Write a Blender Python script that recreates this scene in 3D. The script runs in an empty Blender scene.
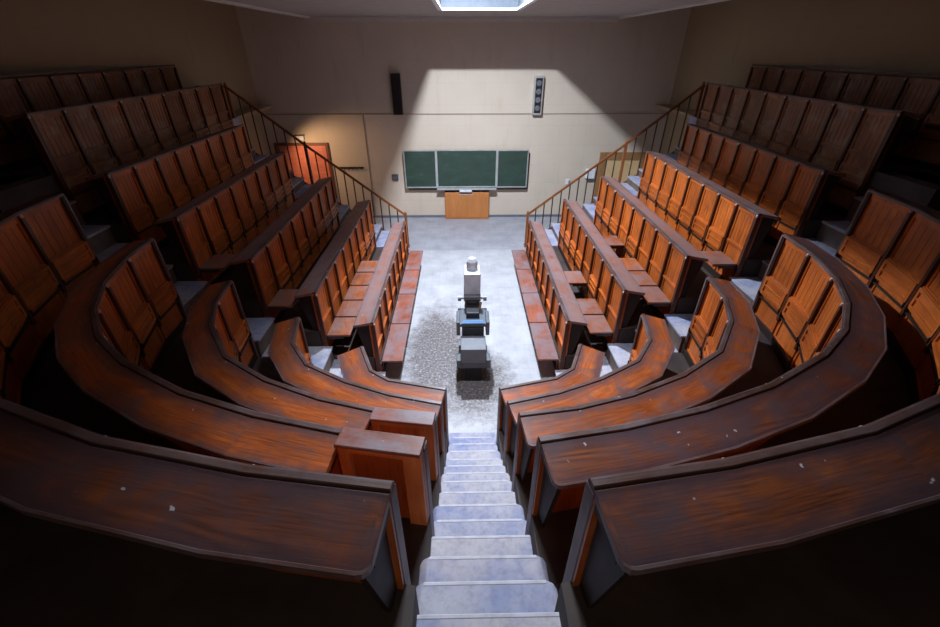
import bpy, bmesh, math, random
from mathutils import Vector
random.seed(7)
C = bpy.context.scene.collection
R = math.radians

# ------------------------------------------------------------------ materials
def new_mat(name):
    m = bpy.data.materials.new(name); m.use_nodes = True
    nt = m.node_tree; nt.nodes.clear()
    out = nt.nodes.new('ShaderNodeOutputMaterial'); b = nt.nodes.new('ShaderNodeBsdfPrincipled')
    nt.links.new(b.outputs[0], out.inputs[0])
    return m, nt, b
def N(nt, t, **kw):
    n = nt.nodes.new(t)
    for k, v in kw.items():
        if k in n.inputs: n.inputs[k].default_value = v
        else: setattr(n, k, v)
    return n
def ramp(nt, fac, stops):
    r = nt.nodes.new('ShaderNodeValToRGB'); e = r.color_ramp.elements
    while len(e) < len(stops): e.new(.5)
    for i, (p, c) in enumerate(stops):
        e[i].position = p; e[i].color = (*c, 1) if len(c) == 3 else c
    nt.links.new(fac, r.inputs[0]); return r.outputs[0]
def mix(nt, fac, a, b, mode='MIX'):
    n = nt.nodes.new('ShaderNodeMix'); n.data_type = 'RGBA'; n.blend_type = mode
    for v, i in ((fac, 0), (a, 6), (b, 7)):
        if isinstance(v, (int, float)): n.inputs[i].default_value = v
        elif isinstance(v, tuple): n.inputs[i].default_value = (*v, 1)
        else: nt.links.new(v, n.inputs[i])
    return n.outputs[2]
def mapping(nt, src, scale, loc=(0, 0, 0)):
    m = nt.nodes.new('ShaderNodeMapping'); m.inputs['Scale'].default_value = scale; m.inputs['Location'].default_value = loc
    nt.links.new(src, m.inputs[0]); return m.outputs[0]
def noise(nt, vec, scale, detail=4, rough=.55, dist=0):
    n = N(nt, 'ShaderNodeTexNoise', Scale=scale, Detail=detail, Roughness=rough, Distortion=dist)
    nt.links.new(vec, n.inputs['Vector']); return n.outputs[0]
def wood(name, dark, mid, light, rough=(.35, .6), wear=0.0, wearcol=(.2, .17, .17), chips=0.0, vary=.25, figure=.4, grime=None):
    m, nt, b = new_mat(name)
    tc = nt.nodes.new('ShaderNodeTexCoord'); uv = tc.outputs['UV']; ob = tc.outputs['Object']
    fine = noise(nt, mapping(nt, uv, (3, 60, 1)), 1.6, 5, .6)
    # growth-ring figure: contour lines of a stretched noise
    cont = noise(nt, mapping(nt, uv, (.55, 4.2, 1)), 1.0, 1.5, .4)
    mu = N(nt, 'ShaderNodeMath', operation='MULTIPLY'); mu.inputs[1].default_value = 75; nt.links.new(cont, mu.inputs[0])
    si = N(nt, 'ShaderNodeMath', operation='SINE'); nt.links.new(mu.outputs[0], si.inputs[0])
    sc_ = N(nt, 'ShaderNodeMapRange'); sc_.inputs[1].default_value = -1; sc_.inputs[2].default_value = 1; sc_.inputs[3].default_value = .3; sc_.inputs[4].default_value = .62
    nt.links.new(si.outputs[0], sc_.inputs[0])
    soft = noise(nt, mapping(nt, uv, (.55, 5, 1), (2, 5, 0)), 1.3, 3, .5)
    gate = N(nt, 'ShaderNodeMapRange'); gate.inputs[1].default_value = .42; gate.inputs[2].default_value = .62; gate.inputs[3].default_value = 0; gate.inputs[4].default_value = figure
    nt.links.new(soft, gate.inputs[0])
    ma = N(nt, 'ShaderNodeMix', data_type='FLOAT'); ma.inputs[0].default_value = .45
    nt.links.new(fine, ma.inputs[2]); nt.links.new(soft, ma.inputs[3])
    mb = N(nt, 'ShaderNodeMix', data_type='FLOAT'); nt.links.new(gate.outputs[0], mb.inputs[0])
    nt.links.new(ma.outputs[0], mb.inputs[2]); nt.links.new(sc_.outputs[0], mb.inputs[3])
    col = ramp(nt, mb.outputs[0], [(.32, dark), (.5, mid), (.68, light)])
    big = noise(nt, mapping(nt, ob, (1, 1, 1)), 2.3, 3, .5)
    col = mix(nt, 1.0, col, ramp(nt, big, [(.3, (1 - vary,) * 3), (.7, (1 + vary * .5,) * 3)]), 'MULTIPLY')
    oi = nt.nodes.new('ShaderNodeObjectInfo')
    col = mix(nt, 1.0, col, ramp(nt, oi.outputs['Random'], [(0, (.78, .76, .74)), (1, (1.12, 1.14, 1.16))]), 'MULTIPLY')
    if wear > 0:
        wn = noise(nt, mapping(nt, ob, (1, 1, 1), (3, 7, 1)), 3.1, 7, .68, .4)
        mask = ramp(nt, wn, [(.62 - wear * .35, (0, 0, 0)), (.80 - wear * .25, (1, 1, 1))])
        col = mix(nt, mask, col, wearcol)
    if grime:
        u2 = nt.nodes.new('ShaderNodeUVMap'); u2.uv_map = 'across'
        sp = nt.nodes.new('ShaderNodeSeparateXYZ'); nt.links.new(u2.outputs[0], sp.inputs[0])
        d1 = N(nt, 'ShaderNodeMath', operation='SUBTRACT'); d1.inputs[1].default_value = .155; nt.links.new(sp.outputs[1], d1.inputs[0])
        d2 = N(nt, 'ShaderNodeMath', operation='ABSOLUTE'); nt.links.new(d1.outputs[0], d2.inputs[0])
        d3 = N(nt, 'ShaderNodeMath', operation='MULTIPLY_ADD'); d3.inputs[1].default_value = .16
        nt.links.new(noise(nt, ob, 4.5, 6, .65), d3.inputs[0]); nt.links.new(d2.outputs[0], d3.inputs[2])
        g = N(nt, 'ShaderNodeMapRange'); g.inputs[1].default_value = .125; g.inputs[2].default_value = .20; g.inputs[3].default_value = 0; g.inputs[4].default_value = .85
        nt.links.new(d3.outputs[0], g.inputs[0])
        col = mix(nt, g.outputs[0], col, grime)
    if chips > 0:
        cn = noise(nt, mapping(nt, ob, (1, 1, 1), (1, 2, 9)), 17, 2, .5)
        cm = ramp(nt, cn, [(.775 - chips * .05, (0, 0, 0)), (.80 - chips * .05, (1, 1, 1))])
        col = mix(nt, cm, col, (.5, .48, .5))
    nt.links.new(col, b.inputs['Base Color']); b.inputs['Specular IOR Level'].default_value = .4
    rr = N(nt, 'ShaderNodeMapRange'); rr.inputs[3].default_value = rough[0]; rr.inputs[4].default_value = rough[1]
    nt.links.new(noise(nt, ob, 6, 4), rr.inputs[0]); nt.links.new(rr.outputs[0], b.inputs['Roughness'])
    bp = N(nt, 'ShaderNodeBump'); bp.inputs['Strength'].default_value = .18; bp.inputs['Distance'].default_value = .004
    nt.links.new(fine, bp.inputs['Height']); nt.links.new(bp.outputs[0], b.inputs['Normal'])
    return m
def plain(name, col, rough=.5, metal=0, var=.15, scale=5, bump=0):
    m, nt, b = new_mat(name)
    tc = nt.nodes.new('ShaderNodeTexCoord')
    n = noise(nt, tc.outputs['Object'], scale, 6, .6)
    c = ramp(nt, n, [(.3, tuple(x * (1 - var) for x in col)), (.7, tuple(min(1, x * (1 + var)) for x in col))])
    nt.links.new(c, b.inputs['Base Color']); b.inputs['Roughness'].default_value = rough; b.inputs['Metallic'].default_value = metal
    if bump:
        bp = N(nt, 'ShaderNodeBump'); bp.inputs['Strength'].default_value = bump; bp.inputs['Distance'].default_value = .01
        nt.links.new(n, bp.inputs['Height']); nt.links.new(bp.outputs[0], b.inputs['Normal'])
    return m

M = {}
M['panel'] = wood('panel_wood', (.27, .05, .009), (.50, .118, .018), (.68, .19, .032), (.32, .5), wear=.12, wearcol=(.12, .04, .018))
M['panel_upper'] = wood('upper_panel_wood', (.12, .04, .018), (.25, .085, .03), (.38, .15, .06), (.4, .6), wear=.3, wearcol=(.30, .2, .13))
M['desk'] = wood('desk_wood', (.16, .035, .01), (.44, .10, .02), (.64, .18, .035), (.3, .5), wear=.45, wearcol=(.16, .085, .075), chips=.75, figure=.45, grime=(.10, .055, .055))
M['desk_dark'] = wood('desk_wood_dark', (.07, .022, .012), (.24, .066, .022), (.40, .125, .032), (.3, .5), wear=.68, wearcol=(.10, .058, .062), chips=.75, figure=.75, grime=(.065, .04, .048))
M['desk_grey'] = wood('desk_wood_worn', (.14, .045, .025), (.32, .11, .055), (.42, .19, .11), (.34, .55), wear=.85, wearcol=(.23, .15, .145), chips=.6, grime=(.17, .12, .125))
M['ledge'] = wood('ledge_wood', (.04, .018, .014), (.10, .045, .03), (.17, .08, .055), (.3, .5), wear=.6, wearcol=(.12, .085, .085), chips=.3)
M['seat'] = wood('seat_wood', (.16, .035, .014), (.32, .09, .03), (.45, .16, .06), (.25, .45), wear=.6, wearcol=(.22, .14, .13), chips=.4)
M['front_seat'] = wood('front_seat_wood', (.16, .035, .02), (.28, .075, .035), (.38, .13, .075), (.3, .5), wear=.65, wearcol=(.2, .15, .16), chips=.6)
M['post'] = wood('post_wood', (.035, .011, .005), (.09, .025, .01), (.15, .045, .015), (.3, .5))
M['cap'] = plain('worn_cap', (.52, .42, .36), .5)
M['end'] = wood('end_wood', (.012, .006, .004), (.022, .010, .007), (.04, .018, .01), (.5, .7))
M['edge'] = wood('edge_wood', (.07, .035, .028), (.14, .07, .058), (.22, .13, .11), (.35, .55), wear=.5, wearcol=(.17, .13, .14))
M['cabinet'] = wood('bare_back_wood', (.3, .06, .018), (.5, .14, .035), (.6, .2, .05), (.35, .55), wear=.2, wearcol=(.2, .07, .03))
M['barestile'] = wood('bare_stile_wood', (.45, .13, .04), (.62, .22, .07), (.7, .3, .11), (.35, .55))
M['rail'] = wood('rail_wood', (.12, .035, .012), (.24, .075, .02), (.36, .12, .035), (.28, .42))
M['iron'] = plain('dark_iron', (.05, .03, .022), .45, .3)
M['hinge'] = plain('seat_iron', (.045, .028, .022), .45, .3)
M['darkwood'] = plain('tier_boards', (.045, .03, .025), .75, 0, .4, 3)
def treadmat():
    m, nt, b = new_mat('dusty_tread')
    tc = nt.nodes.new('ShaderNodeTexCoord'); ob = tc.outputs['Object']
    c = ramp(nt, noise(nt, ob, 2.6, 5, .6), [(.38, (.27, .30, .44)), (.52, (.41, .40, .46)), (.68, (.50, .475, .50))])
    c = mix(nt, 1.0, c, ramp(nt, noise(nt, ob, 22, 6, .7), [(.3, (.72, .72, .74)), (.55, (1, 1, 1))]), 'MULTIPLY')
    oi = nt.nodes.new('ShaderNodeObjectInfo')
    c = mix(nt, 1.0, c, ramp(nt, oi.outputs['Random'], [(0, (.74, .80, 1)), (.5, (1, 1, 1)), (1, (1.1, 1.05, 1.0))]), 'MULTIPLY')
    nt.links.new(c, b.inputs['Base Color']); b.inputs['Roughness'].default_value = .65; b.inputs['Specular IOR Level'].default_value = .3
    return m
M['tread'] = treadmat()
M['nosing'] = plain('worn_nosing', (.44, .43, .48), .5, 0, .2, 12)
M['riser'] = plain('dusty_riser', (.13, .09, .07), .7, 0, .35, 5)
M['white'] = plain('white_paint', (.75, .77, .8), .5)
M['lens'] = plain('pale_lens_metal', (.52, .54, .58), .3, .2)
M['grey'] = plain('grey_enamel', (.15, .155, .17), .4, .1)
M['darkgrey'] = plain('dark_enamel', (.09, .1, .115), .4, .1)
M['black'] = plain('black_metal', (.02, .021, .024), .35, .2)
M['blue'] = plain('blue_scale', (.08, .17, .32), .35)
M['boardframe'] = plain('board_aluminium', (.55, .56, .55), .35, .5)
M['boardback'] = plain('board_backing', (.12, .075, .04), .6)
M['door'] = wood('door_wood', (.46, .12, .075), (.6, .18, .12), (.68, .25, .18), (.35, .5), vary=.1)
M['doorframe'] = wood('door_frame_wood', (.14, .04, .02), (.2, .065, .03), (.27, .09, .04))
M['tanframe'] = wood('tan_frame', (.22, .11, .04), (.33, .17, .07), (.4, .22, .1), vary=.1)
M['cream'] = plain('cream_door', (.72, .5, .26), .45, 0, .06)
M['cupboard'] = wood('cupboard_veneer', (.5, .17, .045), (.6, .23, .065), (.68, .28, .09), (.35, .5), vary=.08)
M['wire'] = plain('conduit_paint', (.30, .24, .18), .6)

def chalk():
    m, nt, b = new_mat('green_chalkboard')
    tc = nt.nodes.new('ShaderNodeTexCoord')
    n = noise(nt, mapping(nt, tc.outputs['Object'], (1.2, 1, 3)), 2, 6, .6)
    nt.links.new(ramp(nt, n, [(.35, (.022, .045, .032)), (.6, (.032, .064, .045)), (.85, (.08, .11, .095))]), b.inputs['Base Color'])
    b.inputs['Roughness'].default_value = .5; return m
M['chalk'] = chalk()
def wallmat(name, col, stain):
    m, nt, b = new_mat(name)
    tc = nt.nodes.new('ShaderNodeTexCoord'); ob = tc.outputs['Object']
    c = ramp(nt, noise(nt, ob, 1.1, 6, .6), [(.3, tuple(x * .93 for x in col)), (.7, col)])
    st = noise(nt, mapping(nt, ob, (2.2, 2.2, .5), (4, 1, 2)), 1.6, 5, .6)
    c = mix(nt, ramp(nt, st, [(.56, (0, 0, 0)), (.75, (.45, .45, .45))]), c, stain)
    br = nt.nodes.new('ShaderNodeTexBrick'); br.inputs['Scale'].default_value = 1
    br.inputs['Mortar Size'].default_value = .004; br.inputs['Brick Width'].default_value = 1.1; br.inputs['Row Height'].default_value = .55
    br.inputs['Color1'].default_value = (1, 1, 1, 1); br.inputs['Color2'].default_value = (.98, .98, .98, 1); br.inputs['Mortar'].default_value = (.9, .89, .87, 1)
    sx = nt.nodes.new('ShaderNodeSeparateXYZ'); nt.links.new(ob, sx.inputs[0])
    cx = nt.nodes.new('ShaderNodeCombineXYZ'); nt.links.new(sx.outputs[0], cx.inputs[0]); nt.links.new(sx.outputs[2], cx.inputs[1])
    nt.links.new(cx.outputs[0], br.inputs['Vector'])
    c = mix(nt, 1.0, c, br.outputs[0], 'MULTIPLY')
    nt.links.new(c, b.inputs['Base Color']); b.inputs['Roughness'].default_value = .7
    return m
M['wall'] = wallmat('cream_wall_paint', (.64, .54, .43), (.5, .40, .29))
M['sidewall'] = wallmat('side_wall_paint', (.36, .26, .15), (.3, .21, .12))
M['ceil'] = plain('ceiling_paint', (.4, .35, .32), .8, 0, .08)
M['cornice'] = plain('cornice_paint', (.62, .57, .53), .7, 0, .05)
M['skirt'] = plain('skirting_paint', (.14, .15, .19), .6)
def floormat():
    m, nt, b = new_mat('pit_concrete')
    tc = nt.nodes.new('ShaderNodeTexCoord'); ob = tc.outputs['Object']
    c = ramp(nt, noise(nt, ob, 2.2, 8, .65), [(.3, (.33, .33, .345)), (.55, (.43, .43, .45)), (.8, (.52, .52, .54))])
    # faint tile grid worn through on the right
    br = nt.nodes.new('ShaderNodeTexBrick'); br.offset = 0
    br.inputs['Scale'].default_value = 1; br.inputs['Mortar Size'].default_value = .006; br.inputs['Brick Width'].default_value = .17; br.inputs['Row Height'].default_value = .17
    br.inputs['Color1'].default_value = (1, 1, 1, 1); br.inputs['Color2'].default_value = (.96, .96, .96, 1); br.inputs['Mortar'].default_value = (.84, .84, .86, 1)
    nt.links.new(ob, br.inputs['Vector'])
    gm = ramp(nt, noise(nt, mapping(nt, ob, (1, .7, 1), (5, 2, 0)), 1.3, 3), [(.42, (0, 0, 0)), (.58, (1, 1, 1))])
    c = mix(nt, gm, c, mix(nt, 1.0, c, br.outputs[0], 'MULTIPLY'))
    # patch of dark crumbled dirt around the apparatus
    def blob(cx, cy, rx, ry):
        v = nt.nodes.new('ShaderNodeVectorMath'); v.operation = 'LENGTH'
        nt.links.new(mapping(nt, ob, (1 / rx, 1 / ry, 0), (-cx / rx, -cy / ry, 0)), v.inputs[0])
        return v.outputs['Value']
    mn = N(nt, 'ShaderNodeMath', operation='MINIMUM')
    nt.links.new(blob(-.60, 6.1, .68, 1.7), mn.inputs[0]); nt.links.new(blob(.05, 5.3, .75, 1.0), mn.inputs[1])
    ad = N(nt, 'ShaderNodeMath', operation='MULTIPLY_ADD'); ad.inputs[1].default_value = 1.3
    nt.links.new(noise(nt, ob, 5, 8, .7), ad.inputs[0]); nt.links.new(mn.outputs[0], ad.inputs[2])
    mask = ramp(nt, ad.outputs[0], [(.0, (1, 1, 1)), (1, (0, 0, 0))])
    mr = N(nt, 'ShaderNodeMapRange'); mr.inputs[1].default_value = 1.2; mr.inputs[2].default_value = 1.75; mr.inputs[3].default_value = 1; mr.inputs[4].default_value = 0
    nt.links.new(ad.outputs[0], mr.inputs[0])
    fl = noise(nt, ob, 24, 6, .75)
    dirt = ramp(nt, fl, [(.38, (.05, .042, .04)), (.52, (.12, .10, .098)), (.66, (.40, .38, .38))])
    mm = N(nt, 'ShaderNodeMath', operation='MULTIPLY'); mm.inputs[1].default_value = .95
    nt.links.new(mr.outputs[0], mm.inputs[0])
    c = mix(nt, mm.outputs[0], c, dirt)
    sy = nt.nodes.new('ShaderNodeSeparateXYZ'); nt.links.new(ob, sy.inputs[0])
    gt = N(nt, 'ShaderNodeMath', operation='GREATER_THAN'); gt.inputs[1].default_value = 10.62; nt.links.new(sy.outputs[1], gt.inputs[0])
    c = mix(nt, gt.outputs[0], c, mix(nt, 1.0, c, (.8, .8, .84), 'MULTIPLY'))
    nt.links.new(c, b.inputs['Base Color']); b.inputs['Roughness'].default_value = .5
    bp = N(nt, 'ShaderNodeBump'); bp.inputs['Strength'].default_value = .3; bp.inputs['Distance'].default_value = .01
    nt.links.new(fl, bp.inputs['Height']); nt.links.new(bp.outputs[0], b.inputs['Normal'])
    return m
M['floor'] = floormat()
def emit(name, col, s):
    m, nt, b = new_mat(name)
    b.inputs['Base Color'].default_value = (*col, 1); b.inputs['Emission Color'].default_value = (*col, 1); b.inputs['Emission Strength'].default_value = s
    return m
M['shaft'] = plain('shaft_lining', (.10, .115, .14), .8)
M['skyglass'] = emit('milk_glass_daylight', (.72, .84, 1.0), .08)

# ------------------------------------------------------------------ mesh builder
class MB:
    def __init__(s, mirror=1):
        s.v = []; s.f = []; s.uv = []; s.mi = []; s.mir = mirror; s.u2 = {}
    def face(s, pts, uvs, mi=0):
        n = len(s.v)
        pts = [(p[0] * s.mir, p[1], p[2]) for p in pts]
        idx = list(range(n, n + len(pts)))
        if s.mir < 0: idx = idx[::-1]; uvs = uvs[::-1]
        s.v += pts; s.f.append(idx); s.uv.append(uvs); s.mi.append(mi)
    def box(s, o, a, b, c, ra, rb, rc, grain=0, mi=0):
        o = Vector(o); ax = [Vector(a), Vector(b), Vector(c)]; rg = [ra, rb, rc]
        # make right-handed
        if ax[0].cross(ax[1]).dot(ax[2]) < 0: order = -1
        else: order = 1
        ou, ov = random.uniform(0, 50), random.uniform(0, 50)
        for k in range(3):
            i, j = (k + 1) % 3, (k + 2) % 3
            for side in (0, 1):
                P = []; U = []
                for (x, y) in ((0, 0), (1, 0), (1, 1), (0, 1)):
                    co = [0, 0, 0]; co[k] = rg[k][side]; co[i] = rg[i][x]; co[j] = rg[j][y]
                    P.append(o + ax[0] * co[0] + ax[1] * co[1] + ax[2] * co[2])
                    if grain == i or grain == k: u, v = co[i], co[j]
                    else: u, v = co[j], co[i]
                    U.append((u + ou, v + ov + k * .37))
                if (side == 0) == (order > 0): P.reverse(); U.reverse()
                s.face(P, U, mi)
        return s
    def wbox(s, x, y, z, grain=0, mi=0):
        return s.box((0, 0, 0), (1, 0, 0), (0, 1, 0), (0, 0, 1), x, y, z, grain, mi)
    def loft(s, path, prof, mi=0, caps=True, rnd=0):
        """path: list of (x,y); prof: closed list of (offset outward, z), outward = right of travel"""
        cut = [0] * len(path)
        if rnd:
            a_, b_ = Vector(path[0]), Vector(path[1]); dd_ = (b_ - a_).normalized()
            path = [tuple(a_), tuple(a_ + dd_ * rnd * .13), tuple(a_ + dd_ * rnd * .5), tuple(a_ + dd_ * rnd)] + [tuple(p) for p in path[1:]]
            cut = [rnd, rnd * .5, rnd * .13, 0] + [0] * (len(path) - 4)
        wmax_ = max(o for o, z in prof)
        n = len(path); dirs = [(Vector(path[i + 1]) - Vector(path[i])).normalized() for i in range(n - 1)]
        nor = [Vector((d.y, -d.x)) for d in dirs]
        mit = []
        for i in range(n):
            if i == 0: mit.append(nor[0])
            elif i == n - 1: mit.append(nor[-1])
            else:
                m_ = (nor[i - 1] + nor[i]).normalized(); mit.append(m_ / max(.5, m_.dot(nor[i])))
        ou, ov = random.uniform(0, 50), random.uniform(0, 50)
        L = 0
        co_ = lambda o, i: o - cut[i] if o > wmax_ - .03 else o
        rings = [[(path[i][0] + mit[i].x * co_(o, i), path[i][1] + mit[i].y * co_(o, i), z) for o, z in prof] for i in range(n)]
        acc = [0]
        for k in range(len(prof)):
            q, r = prof[k], prof[(k + 1) % len(prof)]
            acc.append(acc[-1] + math.hypot(q[0] - r[0], q[1] - r[1]))
        area = sum(prof[k][0] * prof[(k + 1) % len(prof)][1] - prof[(k + 1) % len(prof)][0] * prof[k][1] for k in range(len(prof)))
        flip = area < 0
        for i in range(n - 1):
            l = (Vector(path[i + 1]) - Vector(path[i])).length
            if i % 3 == 2: ou += random.uniform(.5, 3)
            for k in range(len(prof)):
                k2 = (k + 1) % len(prof)
                P = [rings[i][k], rings[i + 1][k], rings[i + 1][k2], rings[i][k2]]
                U = [(ou + L, ov + acc[k]), (ou + L + l, ov + acc[k]), (ou + L + l, ov + acc[k + 1]), (ou + L, ov + acc[k + 1])]
                if not flip: P.reverse(); U.reverse()
                V2 = [(0, q_[0]) for q_ in (prof[k], prof[k], prof[k2], prof[k2])]
                if not flip: V2.reverse()
                if s.mir < 0: V2 = V2[::-1]
                s.u2[len(s.f)] = V2
                s.face(P, U, mi)
            L += l
        if caps:
            for ring, rev in ((rings[0], False), (rings[-1], True)):
                P = list(ring); U = [(o + ou, z + ov) for o, z in prof]
                if rev != flip: P.reverse(); U.reverse()
                s.face(P, U, mi)
        return s
    def cyl(s, p, q, r0, r1=None, n=12, mi=0, cap=True):
        p, q = Vector(p), Vector(q); r1 = r0 if r1 is None else r1
        d = (q - p).normalized(); a = d.orthogonal().normalized(); b = d.cross(a)
        A = [p + (a * math.cos(t) + b * math.sin(t)) * r0 for t in [2 * math.pi * i / n for i in range(n)]]
        B = [q + (a * math.cos(t) + b * math.sin(t)) * r1 for t in [2 * math.pi * i / n for i in range(n)]]
        L = (q - p).length
        for i in range(n):
            j = (i + 1) % n
            s.face([A[i], A[j], B[j], B[i]], [(0, i * .02), (0, i * .02 + .02), (L, i * .02 + .02), (L, i * .02)], mi)
        if cap:
            s.face(A[::-1], [(x.x, x.y) for x in A[::-1]], mi); s.face(B, [(x.x, x.y) for x in B], mi)
        return s
    def build(s, name, mats, parent=None, loc=(0, 0, 0), bevel=0, smooth=False, weld=True):
        """vertices are world coordinates; the object's origin is its thing's base"""
        if parent is not None:
            p = parent; base = Vector((0, 0, 0))
            while p is not None: base += p.location; p = p.parent
        else: base = Vector(loc)
        me = bpy.data.meshes.new(name)
        me.from_pydata([(v[0] - base.x, v[1] - base.y, v[2] - base.z) for v in s.v], [], s.f)
        uvl = me.uv_layers.new(name='UVMap')
        k = 0
        for f in s.uv:
            for c in f: uvl.data[k].uv = c; k += 1
        ul2 = me.uv_layers.new(name='across'); k = 0
        for fi, f in enumerate(s.uv):
            v2 = s.u2.get(fi)
            for ci in range(len(f)): ul2.data[k].uv = v2[ci] if v2 else (0, .15); k += 1
        for m_ in (mats if isinstance(mats, (list, tuple)) else [mats]): me.materials.append(m_)
        for i, p in enumerate(me.polygons): p.material_index = s.mi[i]; p.use_smooth = smooth
        if weld:
            bm = bmesh.new(); bm.from_mesh(me); bmesh.ops.remove_doubles(bm, verts=bm.verts, dist=1e-5); bm.to_mesh(me); bm.free()
        me.validate()
        o = bpy.data.objects.new(name, me); C.objects.link(o)
        if parent is not None: o.parent = parent
        else: o.location = base
        if bevel:
            bv = o.modifiers.new('bevel', 'BEVEL'); bv.width = bevel; bv.segments = 2; bv.limit_method = 'ANGLE'; bv.angle_limit = R(40)
        return o
def thing(name, label, cat, loc=(0, 0, 0), group=None):
    o = bpy.data.objects.new(name, None); C.objects.link(o); o.empty_display_size = .1
    o.location = loc; o['label'] = label; o['category'] = cat
    if group: o['group'] = group
    return o
def tag(o, label, cat, group=None):
    o['label'] = label; o['category'] = cat
    if group: o['group'] = group
    return o
def struct(o):
    o['kind'] = 'structure'; return o
X_, Y_, Z_ = (1, 0, 0), (0, 1, 0), (0, 0, 1)

# ------------------------------------------------------------------ plan data (metres, right hand half; left is its mirror)
RISE = .53
ZT = [1.20, 1.73, 2.26, 2.79, 3.32, 4.02, 4.36]      # top of each row's seat backs
ZF = [0, .53, 1.06, 1.59, 2.12, 2.65, 3.30]          # floor in front of each row's backs
XS = [1.49, 2.25, 3.02, 3.93, 4.70, 5.38, 6.12]      # straight rows
YN = [5.27, 5.26, 5.27, 5.45, 5.60, 5.65, 3.4]       # near ends
YE = [9.6, 9.55, 9.5, 9.5, 9.6, 10.55, 10.3]         # far ends
CUR = [
 [(.33, 3.80), (1.05, 3.98), (1.31, 4.17), (1.53, 4.68)],
 [(.33, 3.02), (.86, 3.16), (1.35, 3.36), (1.86, 3.66), (2.15, 4.06), (2.27, 4.62)],
 [(.33, 2.35), (.82, 2.42), (1.30, 2.56), (1.84, 2.80), (2.35, 3.14), (2.74, 3.66), (2.94, 4.16), (3.0, 4.66)],
 [(.33, 1.64), (.86, 1.73), (1.40, 1.87), (1.97, 2.08), (2.56, 2.40), (2.97, 2.72), (3.32, 3.14), (3.58, 3.62), (3.75, 4.20), (3.80, 4.74)],
 [(.375, .975), (.95, 1.06), (1.65, 1.22), (2.35, 1.48), (3.0, 1.86), (3.55, 2.32), (4.0, 2.86), (4.32, 3.46), (4.52, 4.10), (4.60, 4.76)],
]

# ------------------------------------------------------------------ bench rows
def bay(root, mir, a, b, zf, zt, mat, seat, lean_cap=True, first=False):
    """one back panel with its divider post and its seat, between plan points a and b"""
    A, B = Vector((*a, 0)), Vector((*b, 0)); d = (B - A).normalized(); L = (B - A).length
    n = Vector((-d.y, d.x, 0))          # towards the pit
    o = Vector((A.x, A.y, zt))          # measure down from the top
    H = zt - zf
    m = MB(mir)
    bx = lambda ra, rb, rc, g=0, mi=0: m.box(o, d, n, Z_, ra, rb, rc, g, mi)
    bx((0, L), (-.045, -.012), (-H + .02, -.034), 2)
    e0, e1 = .03, L - .012
    zr = -.55                            # mid rail height below the top
    npl = 5; w = (e1 - e0 - .10) / npl
    for i in range(npl):
        bx((e0 + .05 + i * w + .003, e0 + .05 + (i + 1) * w - .003), (-.014, -.002), (zr + .02, -.085), 2)
    bx((e0, e0 + .048), (-.014, .010), (-H + .04, -.02), 2); bx((e1 - .048, e1), (-.014, .010), (-H + .04, -.02), 2)
    bx((e0 + .048, e1 - .048), (-.014, .010), (-.085, -.02), 0)
    bx((e0 + .048, e1 - .048), (-.014, .012), (zr - .04, zr + .02), 0)
    bx((e0 + .02, e1 - .02), (.008, .026), (zr - .02, zr + .008), 0)
    bx((e0 + .048, e1 - .048), (-.014, -.004), (-H + .12, zr - .04), 2)
    bx((e0 + .048, e1 - .048), (-.014, .008), (-H + .04, -H + .12), 0)
    m.build('back_panel', mat, root)
    p = MB(mir)
    p.box(o, d, n, Z_, (-.016, .022), (-.012, .045), (-H + .30, -.05), 2)
    p.cyl(o + d * .003 + n * .016 + Vector((0, 0, -.05)), o + d * .003 + n * .016 + Vector((0, 0, -.02)), .024, .014, 8)
    po = None if first else p.build('divider', M['post'], root)
    c = MB(mir)
    q = o + d * .003 + n * .034
    if po: c.cyl(q + Vector((0, 0, -.050)), q + Vector((0, 0, -.018)), .017, .012, 8).build('end_cap', M['cap'], po, smooth=True)
    sz = zf + .42 - zt
    s = MB(mir)
    if seat == 'up':
        z0, z1 = sz + .0, sz + .225
        s.box(o, d, n, Z_, (.055, L - .045), (.016, .026), (z0, z1), 0)
        for ra, rc, g in (((.045, .085), (z0, z1), 2), ((L - .075, L - .035), (z0, z1), 2), ((.085, L - .075), (z1 - .035, z1), 0),
                          ((.085, L - .075), (z0, z0 + .04), 0), ((.085, L - .075), (z0 + .11, z0 + .13), 0)):
            s.box(o, d, n, Z_, ra, (.026, .042), rc, g)
        s.build('seat', mat, root)
        for q0 in (.03, L - .04):
            hg = MB(mir); hg.box(o, d, n, Z_, (q0, q0 + .012), (.0, .055), (sz - .04, sz + .02), 2); hg.build('hinge', M['hinge'], root)
    elif seat == 'down':
        s.box(o, d, n, Z_, (.02, L - .02), (.05, .40), (sz, sz + .028), 0)
        s.box(o, d, n, Z_, (.05, .09), (.06, .38), (sz - .03, sz), 1); s.box(o, d, n, Z_, (L - .09, L - .05), (.06, .38), (sz - .03, sz), 1)
        s.build('seat', M['seat'], root, bevel=.005)
        for q0 in (.03, L - .04):
            hg = MB(mir); hg.box(o, d, n, Z_, (q0, q0 + .02), (.0, .30), (sz - .05, sz), 1); hg.build('hinge', M['hinge'], root)

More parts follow.
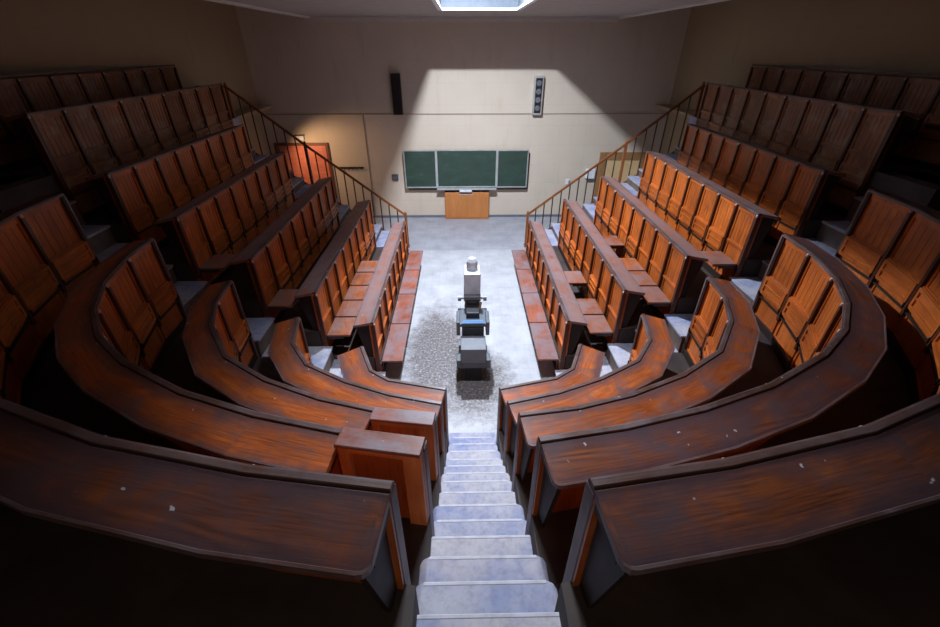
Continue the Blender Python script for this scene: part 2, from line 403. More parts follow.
def bench(label, mir, path, k, deskmat, panelmat, seats='u', desk_from=0.0, group='bench rows', desk=True, w=.31, front=False):
    """a whole row section: backs, dividers, seats, sloping desk along the top, ledge strip, end boards"""
    zt, zf = ZT[k], ZF[k]
    P = [Vector(p) for p in path]
    mid = P[len(P) // 2]
    root = thing('bench_row', label, 'bench', (mid.x * mir, mid.y, zf), group)
    nb = 0
    for i in range(len(P) - 1):
        L = (P[i + 1] - P[i]).length; nn = max(1, round(L / .53)) if len(P) == 2 else max(1, round(L / .62))
        for j in range(nn):
            a = P[i].lerp(P[i + 1], j / nn); b = P[i].lerp(P[i + 1], (j + 1) / nn)
            st = seats[nb % len(seats)] if len(seats) > 1 else seats
            bay(root, mir, a, b, zf, zt, panelmat, {'u': 'up', 'd': 'down', 'n': None}[st], first=(nb == 0 and len(P) > 2)); nb += 1
    pp = [tuple(p) for p in P]
    # path of the desk itself (may start away from the aisle where the board is missing)
    dp = pp
    if desk_from:
        rest = [p for p in pp if p[0] > desk_from + .02]
        i0 = pp.index(rest[0]); t = (desk_from - pp[i0 - 1][0]) / (pp[i0][0] - pp[i0 - 1][0])
        cut = tuple(Vector(pp[i0 - 1]).lerp(Vector(pp[i0]), t)); dp = [cut] + rest
        cap = [pp[0]] + [p for p in pp if p[0] < desk_from - .02 and p != pp[0]] + [cut]
        MB(mir).loft(cap, [(-.02, zt), (.115, zt), (.115, zt + .026), (-.02, zt + .026)]).build('top_board', M['front_seat'], root, bevel=.004)
        d = (Vector(cap[1]) - Vector(cap[0])).normalized(); A = Vector((*cap[0], zt)); D = Vector((d.x, d.y, 0)); O = Vector((d.y, -d.x, 0)); L = (Vector(cap[-1]) - Vector(cap[0])).length
        f = MB(mir)
        f.box(A, D, O, Z_, (.0, L), (.045, .075), (-.66, 0), 2)
        f.build('rear_panel', M['cabinet'], root); f = MB(mir)
        for ra, rc, g in (((0, .11), (-.80, 0), 2), ((L - .07, L), (-.80, 0), 2), ((.11, L - .07), (-.05, 0), 0), ((.11, L - .07), (-.80, -.72), 0)):
            f.box(A, D, O, Z_, ra, (.075, .10), rc, g)
        f.build('rear_frame', M['barestile'], root, bevel=.004)
    if desk:
        MB(mir).loft(dp, [(.02, zt - .03), (w, zt - .08), (w, zt - .052), (.02, zt - .003)], rnd=.045 if len(P) > 2 and not desk_from else 0).build('desk_top', deskmat, root, bevel=.005)
        MB(mir).loft(dp, [(-.024, zt - .02), (.012, zt - .02), (.012, zt + .006), (-.024, zt + .006)]).build('ledge', M['ledge'], root, bevel=.004)
        MB(mir).loft(dp, [(w - .002, zt - .083), (w + .005, zt - .083), (w + .005, zt - .051), (w - .006, zt - .0485), (w - .008, zt - .0505), (w - .002, zt - .055)], rnd=.045 if len(P) > 2 and not desk_from else 0).build('edge_strip', M['edge'], root)
        MB(mir).loft(dp, [(-.034, zt - .022), (-.016, zt - .022), (-.016, zt - .004), (-.034, zt - .004)]).build('moulding', M['edge'], root)
        MB(mir).loft(dp, [(.045, zt - .075), (w - .05, zt - .105), (w - .05, zt - .085), (.045, zt - .04)]).build('desk_batten', M['end'], root)
    else:
        MB(mir).loft(dp, [(-.02, zt), (.10, zt), (.10, zt + .026), (-.02, zt + .026)]).build('top_board', M['ledge'], root, bevel=.004)
    # seat rail running under the seats
    MB(mir).loft(pp, [(-.01, zf + .35), (-.028, zf + .35), (-.028, zf + .37), (-.01, zf + .37)]).build('seat_rail', M['hinge'], root)
    MB(mir).loft(pp, [(-.028, zf + .0), (.0, zf + .0), (.0, zf + .10), (-.028, zf + .10)]).build('kick_board', M['end'], root)
    # end boards
    ends = ((0, 1), (len(P) - 1, -1))
    for idx, sg in ends:
        d = (P[1] - P[0]).normalized() if idx == 0 else (P[-1] - P[-2]).normalized()
        D = Vector((d.x, d.y, 0)) * sg; O = Vector((d.y, -d.x, 0)); A = Vector((P[idx].x, P[idx].y, 0))
        nxt = RISE if k < 4 else (ZF[k + 1] - ZF[k] if k < 6 else 0)
        e = MB(mir)
        ww = w - .03 if (desk and not (desk_from and idx == 0)) else .09
        # trapezoid board
        prof = [(-.03, zf), (.06, zf), (.06, zf + nxt), (ww * .55, zf + nxt), (ww, zt - .14), (ww, zt - .115), (-.03, zt - .03)]
        pts0 = [A + O * q + Vector((0, 0, z)) for q, z in prof]; pts0 = [p + D * .03 for p in pts0]; pts1 = [p + D * .028 for p in pts0]
        U = [(z, q) for q, z in prof]
        e.face(pts0, U); e.face(pts1[::-1], U[::-1])
        for i in range(len(prof)):
            j = (i + 1) % len(prof)
            e.face([pts0[j], pts0[i], pts1[i], pts1[j]], [(prof[j][1], prof[j][0]), (prof[i][1], prof[i][0]), (prof[i][1], prof[i][0] + .03), (prof[j][1], prof[j][0] + .03)])
        ob = e.build('end_board', M['end'], root)
        bmm = bmesh.new(); bmm.from_mesh(ob.data); bmesh.ops.recalc_face_normals(bmm, faces=bmm.faces); bmm.to_mesh(ob.data); bmm.free()
        e = MB(mir); e.box(A, D, O, Z_, (-.004, .03), (-.04, .03), (zf + .0, zt - .022), 2)
        e.build('end_post', M['edge'] if len(P) > 2 else panelmat, root, bevel=.006)
    return root

ORD = ['first', 'second', 'third', 'fourth', 'fifth', 'sixth', 'seventh']
rowlook = {0: 'lowest, beside the pit floor', 1: 'second up from the pit floor', 2: 'third up from the pit floor', 3: 'fourth up from the pit floor',
           4: 'fifth up from the pit floor', 5: 'sixth up, by the railing top', 6: 'topmost, along the side wall'}
seatsR = ['n', 'dduduuuu', 'ddduduuu', 'duuuuuuu', 'u', 'u', 'u']
seatsL = ['n', 'ddddduuu', 'duuuuuuu', 'duuuuuuu', 'u', 'u', 'u']
for mir, side in ((1, 'right'), (-1, 'left')):
    for k in range(7):
        path = [(XS[k], YN[k]), (XS[k], YE[k])]
        dm = M['desk_grey']
        if mir > 0 and k == 0: dm = M['desk_grey']
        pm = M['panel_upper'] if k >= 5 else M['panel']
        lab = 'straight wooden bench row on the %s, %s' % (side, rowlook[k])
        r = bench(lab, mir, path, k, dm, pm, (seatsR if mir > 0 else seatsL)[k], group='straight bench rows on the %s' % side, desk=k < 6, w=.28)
        if k == 0:      # long bench boards folded down over the pit floor
            L = (YE[0] - YN[0]) / 4
            for j in range(4):
                y0 = YN[0] + j * L
                s = MB(mir); s.wbox((XS[0] - .40, XS[0] - .07), (y0 + .012, y0 + L - .012), (.43, .46), 1)
                s.build('seat', M['front_seat'], r, bevel=.005)
                for yy in (y0 + .12, y0 + L - .12):
                    h = MB(mir); h.wbox((XS[0] - .34, XS[0] - .02), (yy - .012, yy + .012), (.395, .43), 0)
                    h.cyl((XS[0] - .05, yy, .40), (XS[0] - .05, yy, .0), .013); h.build('bracket', M['hinge'], r)
            for zz in (.47, .40):
                h = MB(mir); h.cyl((XS[0] - .045, YN[0], zz), (XS[0] - .045, YE[0], zz), .012, n=8); h.build('hinge_rod', M['hinge'], r)
curlook = {0: 'shortest and lowest, at the pit floor', 1: 'second up, short and tightly bent', 2: 'third up, in the middle of the stack',
           3: 'fourth up, a wide half ring', 4: 'highest and nearest, filling the bottom corner'}
cs = {(1, 2): 'uuuuuuud', (1, 3): 'uuuuuuuuudd', (1, 1): 'uuuuu'}
for mir, side in ((1, 'right'), (-1, 'left')):
    for k in range(5):
        df = .82 if (mir < 0 and k in (2, 3)) else 0
        lab = 'curved bench row %s of the stairs, %s' % (side, curlook[k])
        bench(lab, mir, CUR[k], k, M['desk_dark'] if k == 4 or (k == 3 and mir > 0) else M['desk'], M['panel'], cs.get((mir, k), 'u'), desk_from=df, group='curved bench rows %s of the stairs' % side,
              w=(.33, .27, .265, .265, .285)[k])

# ------------------------------------------------------------------ tiers, side steps, centre stairs
def resample(path, n):
    P = [Vector(p) for p in path]; L = [0]
    for i in range(len(P) - 1): L.append(L[-1] + (P[i + 1] - P[i]).length)
    out = []
    for i in range(n):
        t = L[-1] * i / (n - 1); j = max(q for q in range(len(P) - 1) if L[q] <= t + 1e-9)
        out.append(P[j].lerp(P[j + 1], (t - L[j]) / (L[j + 1] - L[j])))
    return out
def strip(m, inner, outer, z0, z1):
    """solid slab between two plan lines with the same number of points"""
    n = len(inner)
    v = lambda p, z: (p[0], p[1], z)
    for i in range(n - 1):
        a, b, c, d = inner[i], inner[i + 1], outer[i + 1], outer[i]
        uv = [(0, 0), (1, 0), (1, 1), (0, 1)]
        m.face([v(a, z1), v(d, z1), v(c, z1), v(b, z1)], uv)
        m.face([v(a, z0), v(b, z0), v(c, z0), v(d, z0)], uv)
        m.face([v(a, z0), v(a, z1), v(b, z1), v(b, z0)], uv)
        m.face([v(d, z0), v(c, z0), v(c, z1), v(d, z1)], uv)
    a, d = inner[0], outer[0]; m.face([v(a, z0), v(d, z0), v(d, z1), v(a, z1)], [(0, 0)] * 4)
    a, d = inner[-1], outer[-1]; m.face([v(d, z0), v(a, z0), v(a, z1), v(d, z1)], [(0, 0)] * 4)
WALL = [(.33, -2.6), (1.6, -2.6), (3.4, -2.2), (5.2, -1.0), (6.6, .6), (7.1, 2.2), (6.95, 3.6), (6.8, 4.76)]
for mir, side in ((1, 'right'), (-1, 'left')):
    for k in range(1, 7):                       # floor k lies outside line k-1
        off = .03
        z1 = ZF[k]; z0 = ZF[k] - (ZF[k] - ZF[k - 1]) - .02
        if k <= 5:
            n = 14
            inn = [p for p in resample(CUR[k - 1], n)]
            c = Vector((0, 5.0))
            inn = [p + (p - c).normalized() * off for p in inn]
            inn[0].x = .33
            out = resample(CUR[k], n) if k < 5 else resample(WALL, n)
            if k < 5: out = [p + (p - c).normalized() * off for p in out]; out[0].x = .33
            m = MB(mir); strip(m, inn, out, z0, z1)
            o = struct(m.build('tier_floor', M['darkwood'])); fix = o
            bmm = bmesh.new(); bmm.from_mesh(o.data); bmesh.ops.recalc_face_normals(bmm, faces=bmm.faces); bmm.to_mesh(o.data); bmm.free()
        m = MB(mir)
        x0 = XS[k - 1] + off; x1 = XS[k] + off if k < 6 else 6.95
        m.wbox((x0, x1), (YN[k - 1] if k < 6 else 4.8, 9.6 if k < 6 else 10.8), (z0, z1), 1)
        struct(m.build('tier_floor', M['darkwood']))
# side steps climbing outward between the curved and the straight rows, and again at the far ends
def steps(m, xs, zs, y0, y1, per=2, mi_t=0, mi_r=1):
    for k in range(len(xs) - 1):
        for j in range(per):
            xa = xs[k] + (xs[k + 1] - xs[k]) * j / per; xb = xs[k] + (xs[k + 1] - xs[k]) * (j + 1) / per
            za = zs[k] + (zs[k + 1] - zs[k]) * (j + 1) / per
            ya, yb = (y0[k], y1[k]) if isinstance(y0, list) else (y0, y1)
            m.wbox((xa + .006, xb + .006), (ya, yb), (max(0, za - .6), za - .03), 1, mi_r)
            m.wbox((xa - .018, xb + .006), (ya, yb), (za - .03, za), 1, mi_t)
for mir, side in ((1, 'right'), (-1, 'left')):
    m = MB(mir)
    xs = [XS[0] - .10, XS[1] - .10, XS[2] - .10, XS[3] - .12, XS[4] - .1, XS[5] - .1, 6.0]
    zs = [0, ZF[1], ZF[2], ZF[3], ZF[4], ZF[5], ZF[6]]
    ya = [4.70, 4.66, 4.68, 4.76, 4.78, 4.78]; yb = [5.25, 5.24, 5.25, 5.42, 5.57, 5.62]
    steps(m, xs, zs, ya, yb, 2)
    o = m.build('side_steps', [M['tread'], M['riser']])
    struct(o)
    m = MB(mir)
    xs2 = [1.70, 2.28, 3.05, 3.82, 4.58, 5.36]
    steps(m, xs2, [0, ZF[1], ZF[2], ZF[3], ZF[4], ZF[5]], 9.66, 10.75, 3)
    m.wbox((5.36, 6.3), (9.62, 10.95), (2.9, 3.30), 0, 0)
    struct(m.build('front_steps', [M['tread'], M['riser']]))
    m = MB(mir); m.wbox((5.45, 6.2), (11.0, 13.26), (3.22, 3.30), 0); struct(m.build('floor_gallery', M['sidewall']))
# centre stairs
st = thing('centre_stairs', 'steep dusty wooden stairs down the middle to the pit floor', 'stairs', (0, 4.0, 0))
st['kind'] = 'structure'
nst = 15
line = [(4.08, 0)]
pts = [(3.80, 0), (3.02, .53), (2.35, 1.06), (1.64, 1.59), (.97, 2.12), (.30, 2.65)]
tr = []
for i in range(5):
    (ya_, za_), (yb_, zb_) = pts[i], pts[i + 1]
    for j in range(3):
        tr.append((ya_ + (yb_ - ya_) * j / 3 + .12, ya_ + (yb_ - ya_) * (j + 1) / 3 + .12, za_ + (zb_ - za_) * (j + 1) / 3 + .005))
for i, (yf, yb, z) in enumerate(tr):
    wv = .322 + i * .0055 + random.uniform(-.012, .0)
    m = MB()
    # rounded front corners
    c = .045
    out = [(-wv, yb - .02), (wv, yb - .02), (wv, yf + .03 - c), (wv - .015, yf + .03 - .015), (wv - c, yf + .03), (-wv + c, yf + .03), (-wv + .015, yf + .03 - .015), (-wv, yf + .03 - c)]
    T = [(x, y, z) for x, y in out]; B_ = [(x, y, z - .032) for x, y in out]; U = [(x, y) for x, y in out]
    m.face(T, U); m.face(B_[::-1], U[::-1])
    for a in range(len(out)):
        b = (a + 1) % len(out); m.face([T[b], T[a], B_[a], B_[b]], [(0, 0), (.1, 0), (.1, .03), (0, .03)])
    m.build('tread', M['tread'], st, bevel=.006)
    m = MB(); m.wbox((-wv + .05, wv - .05), (yf + .012, yf + .033), (z - .024, z + .002), 0); m.build('nosing', M['nosing'], st, bevel=.004)
    m = MB(); m.wbox((-wv + .012, wv - .012), (yb, yf), (max(0, z - .5), z - .032), 0)
    m.build('riser', M['riser'], st)
m = MB(); m.wbox((-.345, .345), (-2.6, .42), (2.45, 2.649), 0); struct(m.build('floor_landing', M['tread']))
m = MB()
for s_ in (-1, 1):
    P = [(4.02, .0), (.42, 2.45), (.42, 2.0), (3.5, .0)]
    for q in range(2):
        pass
m.wbox((-.33, .33), (4.0, 4.16), (0, .035), 0); struct(m.build('floor_kerb', M['tread']))

# ------------------------------------------------------------------ room shell
D = 13.27
m = MB(); m.wbox((-7.4, 7.4), (-3, D), (-.15, 0)); struct(m.build('floor', M['floor']))
m = MB(); m.wbox((-6.1, 6.1), (D, D + .2), (0, 6.6)); struct(m.build('wall_front', M['wall']))
for mir, side in ((1, 'right'), (-1, 'left')):
    m = MB(mir)
    a, b = (5.84, D), (7.35, -3.0)
    P = [a, b, (b[0] + .2, b[1]), (a[0] + .25, a[1] + .1)]
    T = [(x, y, 6.6) for x, y in P]; B_ = [(x, y, 0) for x, y in P]
    m.face(T, [(0, 0)] * 4); m.face(B_[::-1], [(0, 0)] * 4)
    for i in range(4):
        j = (i + 1) % 4; m.face([T[j], T[i], B_[i], B_[j]], [(0, 0)] * 4)
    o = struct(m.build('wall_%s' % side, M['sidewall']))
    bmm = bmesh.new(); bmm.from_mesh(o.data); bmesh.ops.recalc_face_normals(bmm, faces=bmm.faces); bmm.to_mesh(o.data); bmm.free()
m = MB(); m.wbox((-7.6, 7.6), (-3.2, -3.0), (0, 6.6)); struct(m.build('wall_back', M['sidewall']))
# ceiling: dropped middle with the skylight opening, higher side parts
OX0, OX1, OY0, OY1 = -.52, 1.06, 5.0, 10.5
NX0, NX1, NY0, NY1 = -.42, .52, 3.0, 4.7
m = MB(); zc = 5.34
m.wbox((-3.95, 3.95), (OY1, D), (zc, zc + .12)); m.wbox((-3.95, 3.95), (-3, NY0), (zc, zc + .12)); m.wbox((-3.95, 3.95), (NY1, OY0), (zc, zc + .12)); m.wbox((-3.95, NX0), (NY0, NY1), (zc, zc + .12)); m.wbox((NX1, 3.95), (NY0, NY1), (zc, zc + .12))
m.wbox((-3.95, OX0), (OY0, OY1), (zc, zc + .12)); m.wbox((OX1, 3.95), (OY0, OY1), (zc, zc + .12))
struct(m.build('ceiling', M['ceil']))
m = MB(); m.wbox((-7.6, 7.6), (-3.2, D + .2), (6.6, 6.75)); struct(m.build('ceiling_upper', M['ceil']))
m = MB()
m.wbox((-3.95, 3.95), (D - .05, D), (zc - .10, zc + .02)); m.wbox((-3.95, 3.95), (D - .16, D - .05), (zc - .04, zc + .0))
for s_ in (-1, 1):
    xa, xb = sorted((s_ * 3.95, s_ * 4.10)); m.wbox((xa, xb), (-3, D), (zc - .03, zc + 1.26))
struct(m.build('trim_1', M['cornice']))
# skylight shafts
zt_ = 6.34
def skylight(name, OX0, OX1, OY0, OY1):
    m = MB(); t = .06; e_ = .012
    m.wbox((OX0 - t, OX0 + e_), (OY0, OY1), (zc + .02, zt_)); m.wbox((OX1 - e_, OX1 + t), (OY0, OY1), (zc + .02, zt_))
    m.wbox((OX0 + e_, OX1 - e_), (OY0 - t, OY0 + e_), (zc + .02, zt_)); m.wbox((OX0 + e_, OX1 - e_), (OY1 - e_, OY1 + t), (zc + .02, zt_))
    w1 = struct(m.build(name, M['shaft']))
    m = MB()
    m.wbox((OX0 - .05, OX0 + .03), (OY0 - .05, OY1 + .05), (zc - .02, zc + .02)); m.wbox((OX1 - .03, OX1 + .05), (OY0 - .05, OY1 + .05), (zc - .02, zc + .02))
    m.wbox((OX0 + .03, OX1 - .03), (OY1 - .03, OY1 + .05), (zc - .02, zc + .02)); m.wbox((OX0 + .03, OX1 - .03), (OY0 - .05, OY0 + .03), (zc - .02, zc + .02))
    m.build('window_frame', M['white'], w1)
    m = MB(); m.wbox((OX0, OX1), (OY0, OY1), (zt_, zt_ + .02)); m.build('pane', M['skyglass'], w1)
skylight('window_1', OX0, OX1, OY0, OY1); skylight('added_skylight', NX0, NX1, NY0, NY1)  # second skylight is added above the view, opening sized to light near stairs
# skirting
m = MB(); m.wbox((-5.8, 5.8), (D - .025, D), (0, .07)); struct(m.build('baseboard_front', M['skirt']))

# ------------------------------------------------------------------ railings
def railing(mir, side):
    root = thing('stair_railing', 'wooden railing with thin balusters climbing the front steps on the %s' % side, 'railing', (1.62 * mir, 10.8, 0))
    nw = [((1.62), 0, 1.0), ((3.90), 1.62, 2.76), ((5.41), 2.55, 4.00)]
    for x, z0, z1 in nw:
        p = MB(mir); p.wbox((x - .03, x + .03), (10.77, 10.83), (z0, z1 - .03), 2)
        p.cyl((x, 10.8, z1 - .03), (x, 10.8, z1), .034, .03, 10); p.cyl((x, 10.8, z1), (x, 10.8, z1 + .03), .03, .008, 10)
        p.build('newel_post', M['rail'], root)
    for (xa, _, za), (xb, _, zb), nb in ((nw[0], nw[1], 11), (nw[1], nw[2], 7)):
        za -= .07; zb -= .07
        d = Vector((xb - xa, 0, zb - za)); L = d.length; d.normalize(); up = Vector((-d.z, 0, d.x))
        h = MB(mir); h.box((xa, 10.8, za), d, Y_, up, (0, L), (-.028, .028), (-.02, .03), 0)
        h.build('handrail', M['rail'], root, bevel=.01)
        for i in range(1, nb):
            t = i / nb; x = xa + (xb - xa) * t; zt2 = za + (zb - za) * t
            zb2 = max(0.0, (x - 1.70) * .70 + .0)
            q = MB(mir); q.cyl((x, 10.8, zb2 - .02), (x, 10.8, zt2), .016, n=8); q.build('baluster', M['iron'], root)
    h = MB(mir); h.wbox((5.41, 6.12), (10.775, 10.825), (3.915, 3.955), 0); h.build('handrail', M['rail'], root, bevel=.008)
    for x in (5.6, 5.8, 6.0):
        q = MB(mir); q.cyl((x, 10.8, 3.28), (x, 10.8, 3.92), .0115, n=8); q.build('baluster', M['iron'], root)
    # stringer carrying the balusters
    sa, sb = Vector((1.62, 10.8, -.0)), Vector((5.41, 10.8, 2.60)); d = (sb - sa); L = d.length; d.normalize(); up = Vector((-d.z, 0, d.x))
    q = MB(mir); q.box(sa, d, Y_, up, (0.0, L), (-.02, .02), (-.0, .10), 0); q.build('stringer', M['rail'], root)
railing(1, 'right'); railing(-1, 'left')

# ------------------------------------------------------------------ front wall furnishings
y = D
cb = thing('chalkboard', 'wide green triptych chalkboard hung on the front wall', 'chalkboard', (0, y, .98))
m = MB(); m.wbox((-1.80, 1.93), (y - .05, y - .0), (.90, 1.98), 0); m.build('backing', M['boardback'], cb)
for xa, xb, yo in ((-1.86, -.89, .14), (-.89, .94, .10), (.94, 1.88, .14)):
    m = MB(); m.wbox((xa + .03, xb - .03), (y - yo - .03, y - yo), (1.03, 2.08), 0); ob = m.build('board_panel', M['chalk'], cb)
    f = MB()
    f.wbox((xa, xa + .032), (y - yo - .045, y - yo + .01), (1.0, 2.11), 2); f.wbox((xb - .032, xb), (y - yo - .045, y - yo + .01), (1.0, 2.11), 2)
    f.wbox((xa + .032, xb - .032), (y - yo - .045, y - yo + .01), (2.08, 2.11), 0); f.wbox((xa + .032, xb - .032), (y - yo - .045, y - yo + .01), (1.0, 1.035), 0)
    f.build('frame', M['boardframe'], ob)
m = MB(); m.wbox((-.89, .94), (y - .26, y - .10), (.955, .985), 0); m.wbox((-.89, .94), (y - .27, y - .25), (.955, 1.0), 0); m.build('chalk_tray', M['boardframe'], cb)
m = MB(); m.wbox((-.20, .18), (y - .30, y - .05), (.90, .955), 0); m.build('tray_bracket', M['white'], cb)
cu = thing('wall_cupboard', 'orange veneered cupboard standing under the chalkboard', 'cupboard', (.03, y - .1, 0))
m = MB(); m.wbox((-.66, .72), (y - .20, y), (.0, .86), 2); m.build('body', M['cupboard'], cu, bevel=.004)
m = MB(); m.wbox((-.64, .70), (y - .222, y - .20), (.05, .84), 2); dd = m.build('door', M['cupboard'], cu, bevel=.004)
m = MB(); m.wbox((-.22, .22), (y - .235, y - .222), (.79, .815), 0); m.build('handle', M['boardframe'], dd)
m = MB(); m.wbox((-.66, .72), (y - .19, y - .01), (.86, .875), 0); m.build('top_edge', M['darkwood'], cu)
def speaker(x0, x1, z0, z1, label, face, tilt):
    r = thing('wall_speaker', label, 'speaker', ((x0 + x1) / 2, y - .1, z0), 'slim speakers on the front wall')
    m = MB(); m.wbox((x0, x1), (y - .16, y - .0), (z0, z1), 2); m.build('cabinet', M['black' if face == 'darkgrey' else 'boardframe'], r, bevel=.01)
    m = MB(); m.wbox((x0 + .04, x1 - .04), (y - .168, y - .16), (z0 + .05, z1 - .05), 2); g = m.build('grille', M['black'], r)
    if face != 'darkgrey':
        n = 4; h = (z1 - z0 - .14) / n
        for i in range(n):
            m = MB(); m.cyl(((x0 + x1) / 2, y - .168, z0 + .07 + h * (i + .5)), ((x0 + x1) / 2, y - .18, z0 + .07 + h * (i + .5)), .075, .06, 16); m.build('driver', M['grey'], g)
speaker(-2.04, -1.78, 3.06, 4.08, 'dark slim wall speaker left above the chalkboard', 'darkgrey', 0)
speaker(1.90, 2.16, 3.05, 4.02, 'pale framed slim wall speaker right above the chalkboard', 'white', 0)
m = MB(); m.wbox((-5.75, 5.78), (y - .02, y), (3.055, 3.075)); tag(m.build('cable_conduit', M['wire']), 'thin horizontal cable conduit across the whole front wall', 'conduit')
m = MB(); m.wbox((-2.96, -2.93), (y - .02, y), (.07, 3.04)); tag(m.build('cable_conduit', M['wire']), 'thin vertical cable conduit left of the chalkboard', 'conduit')
b = thing('switch_box', 'small dark blue-grey switch box left of the chalkboard', 'switch', (-2.19, y, 1.2))
m = MB(); m.wbox((-2.28, -2.09), (y - .06, y), (1.20, 1.38)); m.build('housing', M['darkgrey'], b, bevel=.006)
m = MB(); m.wbox((-2.25, -2.20), (y - .075, y - .06), (1.25, 1.33)); m.wbox((-2.17, -2.12), (y - .075, y - .06), (1.25, 1.33)); m.build('rocker', M['grey'], b)
h = thing('coat_rack', 'dark row of coat hooks on the front wall beside the red door', 'coat rack', (-3.5, y, 1.5))
m = MB(); m.wbox((-3.87, -3.12), (y - .03, y), (1.55, 1.60), 0); m.build('rail_board', M['end'], h)
for i in range(6):
    x = -3.80 + i * .123
    m = MB(); m.cyl((x, y - .03, 1.57), (x, y - .10, 1.54), .012, n=8); m.cyl((x, y - .10, 1.54), (x, y - .12, 1.60), .012, .016, 8); m.build('hook', M['black'], h)
b = thing('emergency_lamp', 'small pale lamp above the red door on the left', 'lamp', (-4.85, y, 2.38))
m = MB(); m.wbox((-4.98, -4.74), (y - .09, y), (2.38, 2.50)); m.build('housing', M['white'], b, bevel=.01)
m = MB(); m.wbox((-5.0, -4.72), (y - .10, y), (2.50, 2.52)); m.build('hood', M['black'], b)
b = thing('power_socket', 'small socket box by the right railing', 'socket', (3.18, y, 1.05))
m = MB(); m.wbox((3.12, 3.24), (y - .05, y), (1.05, 1.2)); m.build('housing', M['white'], b); m = MB(); m.wbox((3.205, 3.235), (y - .06, y - .05), (1.07, 1.18)); m.build('cover', M['darkgrey'], b)
b = thing('paper_dispenser', 'white paper dispenser beside the right door', 'dispenser', (3.88, y, 1.22))
m = MB(); m.wbox((3.70, 3.98), (y - .13, y + .003), (1.24, 1.52)); m.build('cover', M['white'], b, bevel=.02); m = MB(); m.wbox((3.72, 3.96), (y - .12, y), (1.215, 1.24)); m.build('slot', M['darkgrey'], b)
# left double door
d1 = MB(); d1.wbox((-5.66, -5.58), (y - .06, y), (0, 2.30), 2); d1.wbox((-4.16, -4.08), (y - .06, y), (0, 2.30), 2); d1.wbox((-5.58, -4.16), (y - .06, y), (2.22, 2.30), 0)
d1 = struct(d1.build('door_1', M['doorframe']))
for xa, xb in ((-5.58, -4.80), (-4.70, -4.16)):
    m = MB(); m.wbox((xa, xb), (y - .03, y - .005), (.01, 2.22), 2)
    for za, zb in ((.12, .62), (.70, 1.20), (1.28, 1.78), (1.86, 2.14)):
        e = .09
        m.wbox((xa + e, xb - e), (y - .042, y - .03), (za, zb), 0)
    m.build('leaf', M['door'], d1)
m = MB(); m.wbox((-4.80, -4.70), (y - .05, y - .005), (.01, 2.22), 2); m.build('light_gap_strip', M['white'], d1)  # pale strip stands in for light through the gap between the leaves
m = MB(); m.cyl((-4.62, y - .04, 1.05), (-4.62, y - .09, 1.05), .015, n=8); m.wbox((-4.63, -4.52), (y - .095, y - .08), (1.04, 1.06)); m.build('handle', M['boardframe'], d1)
d2 = MB(); d2.wbox((4.07, 4.27), (y - .05, y), (0, 2.0), 2); d2.wbox((5.30, 5.50), (y - .05, y), (0, 2.0), 2); d2.wbox((4.27, 5.30), (y - .05, y), (1.78, 2.0), 0)
d2 = struct(d2.build('door_2', M['tanframe']))
m = MB(); m.wbox((4.27, 5.30), (y - .03, y - .005), (.01, 1.78), 2); m.build('leaf', M['cream'], d2)
m = MB(); m.cyl((4.38, y - .03, 1.0), (4.38, y - .09, 1.0), .03, .035, 12); m.build('handle', M['boardframe'], d2)
m = MB(); m.wbox((5.90, 5.93), (11.9, 11.93), (3.3, 6.5))

# ------------------------------------------------------------------ apparatus in the pit
ep = thing('projection_apparatus', 'old grey lecture projector on a dark pedestal in the pit', 'projector', (.0, 5.6, 0))
cx = .045
m = MB(); m.wbox((cx - .15, cx + .15), (5.30, 5.68), (0, .32)); m.build('pedestal', M['black'], ep, bevel=.01)
m = MB(); m.wbox((cx - .24, cx + .24), (5.24, 5.74), (.32, .42)); m.wbox((cx - .27, cx - .20), (5.22, 5.42), (.34, .50)); m.wbox((cx + .20, cx + .27), (5.22, 5.42), (.34, .50)); m.build('base_plate', M['darkgrey'], ep, bevel=.012)
m = MB(); m.wbox((cx - .20, cx + .20), (5.24, 5.62), (.42, .70)); m.build('lamp_housing', M['grey'], ep, bevel=.008)
m = MB(); m.wbox((cx - .18, cx + .18), (5.62, 6.12), (.30, .84)); m.wbox((cx - .15, cx + .15), (5.75, 6.5), (0, .30)); m.build('body', M['black'], ep, bevel=.01)
m = MB(); m.wbox((cx - .25, cx + .25), (5.66, 6.16), (.84, .90)); 
for s_ in (-1, 1):
    xa, xb = sorted((cx + s_ * .21, cx + s_ * .27)); m.wbox((xa, xb), (5.62, 5.98), (.70, .96))
m.build('stage', M['darkgrey'], ep, bevel=.012)
m = MB(); m.wbox((cx - .16, cx + .17), (5.72, 5.78), (.90, .905)); m.wbox((cx - .19, cx + .20), (5.66, 5.70), (.90, .915)); m.build('blue_scale', M['blue'], ep)
m = MB(); m.wbox((cx - .11, cx + .11), (5.84, 6.12), (.90, 1.0)); m.cyl((cx, 6.2, .9), (cx, 6.2, 1.06), .14, .12, 20); m.build('bellows', M['black'], ep, bevel=.01)
m = MB(); m.cyl((cx - .23, 6.22, 1.06), (cx + .23, 6.22, 1.06), .018)
for s_ in (-1, 1): m.cyl((cx + s_ * .19, 6.22, 1.06), (cx + s_ * .245, 6.22, 1.06), .05, .05, 14)
m.build('focus_knobs', M['grey'], ep)
m = MB(); m.wbox((cx - .145, cx + .145), (6.16, 6.60), (1.02, 1.12)); m.build('neck', M['grey'], ep, bevel=.015)
m = MB(); m.wbox((cx - .14, cx + .14), (6.22, 6.60), (1.12, 1.52)); m.build('mirror_box', M['lens'], ep, bevel=.02)
m = MB(); m.cyl((cx, 6.44, 1.52), (cx, 6.44, 1.66), .095, .092, 24); m.cyl((cx, 6.44, 1.66), (cx, 6.44, 1.71), .092, .06, 24); m.build('lens_tube', M['lens'], ep)
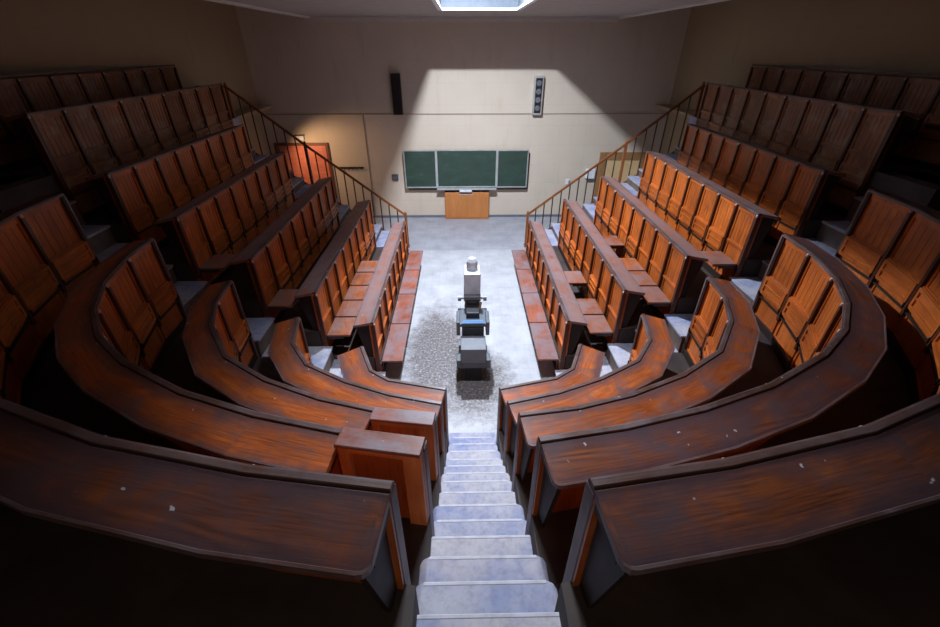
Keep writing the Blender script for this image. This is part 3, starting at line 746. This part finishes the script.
m = MB(); m.cyl((cx + .12, 6.1, .90), (cx + .15, 6.16, 1.02), .02); m.build('brass_screw', M['tanframe'], ep)

# ------------------------------------------------------------------ lights
def area(name, loc, rot, size, power, col, size_y=None):
    l = bpy.data.lights.new(name, 'AREA'); l.energy = power; l.color = col; l.size = size
    if size_y: l.shape = 'RECTANGLE'; l.size_y = size_y
    else: l.shape = 'DISK'
    o = bpy.data.objects.new(name, l); o.location = loc; o.rotation_euler = rot; C.objects.link(o); return o
area('rooflight_key', (-.12, 8.3, 6.22), (0, 0, 0), .18, 880, (.77, .86, 1.0))
area('added_near_light', (.05, 4.1, 6.22), (0, 0, 0), .6, 222, (.78, .87, 1.0))  # added light over the second opening, brightens near stairs and curved desks
area('rear_fill', (0, -1.2, 5.2), (0, 0, 0), .6, 12, (1, .85, .7))  # added fill behind the view, lifts the rear faces of the benches
l = bpy.data.lights.new('door_glow_fill', 'SPOT'); l.energy = 85; l.color = (1, .62, .34); l.shadow_soft_size = .12; l.spot_size = R(118); l.spot_blend = .7  # added spot in mid-air for the warm glow on door and wall
o = bpy.data.objects.new('door_glow_fill', l); o.location = (-4.86, 12.0, 2.42); C.objects.link(o)
o.rotation_euler = Vector((.75, 1.0, -.75)).to_track_quat('-Z', 'Y').to_euler()
w = bpy.data.worlds.new('world'); bpy.context.scene.world = w; w.use_nodes = True
w.node_tree.nodes['Background'].inputs[0].default_value = (.5, .6, .8, 1); w.node_tree.nodes['Background'].inputs[1].default_value = .05

# ------------------------------------------------------------------ camera
cam = bpy.data.cameras.new('camera'); co = bpy.data.objects.new('camera', cam); C.objects.link(co)
cam.sensor_width = 36; cam.lens = 36 * 420 / 940; cam.clip_start = .05
pitch = math.atan(267.5 / 420)
co.location = (-.10, 0, 4.71); co.rotation_euler = (math.pi / 2 - pitch, 0, -.0171)
sc = bpy.context.scene; sc.camera = co
sc.view_settings.view_transform = 'Standard'; sc.view_settings.look = 'None'; sc.view_settings.gamma = 1; sc.view_settings.use_curve_mapping = False
sc.view_settings.exposure = 0
sc.cycles.max_bounces = 8; sc.cycles.diffuse_bounces = 5; sc.cycles.sample_clamp_indirect = 6
sc.cycles.use_denoising = True
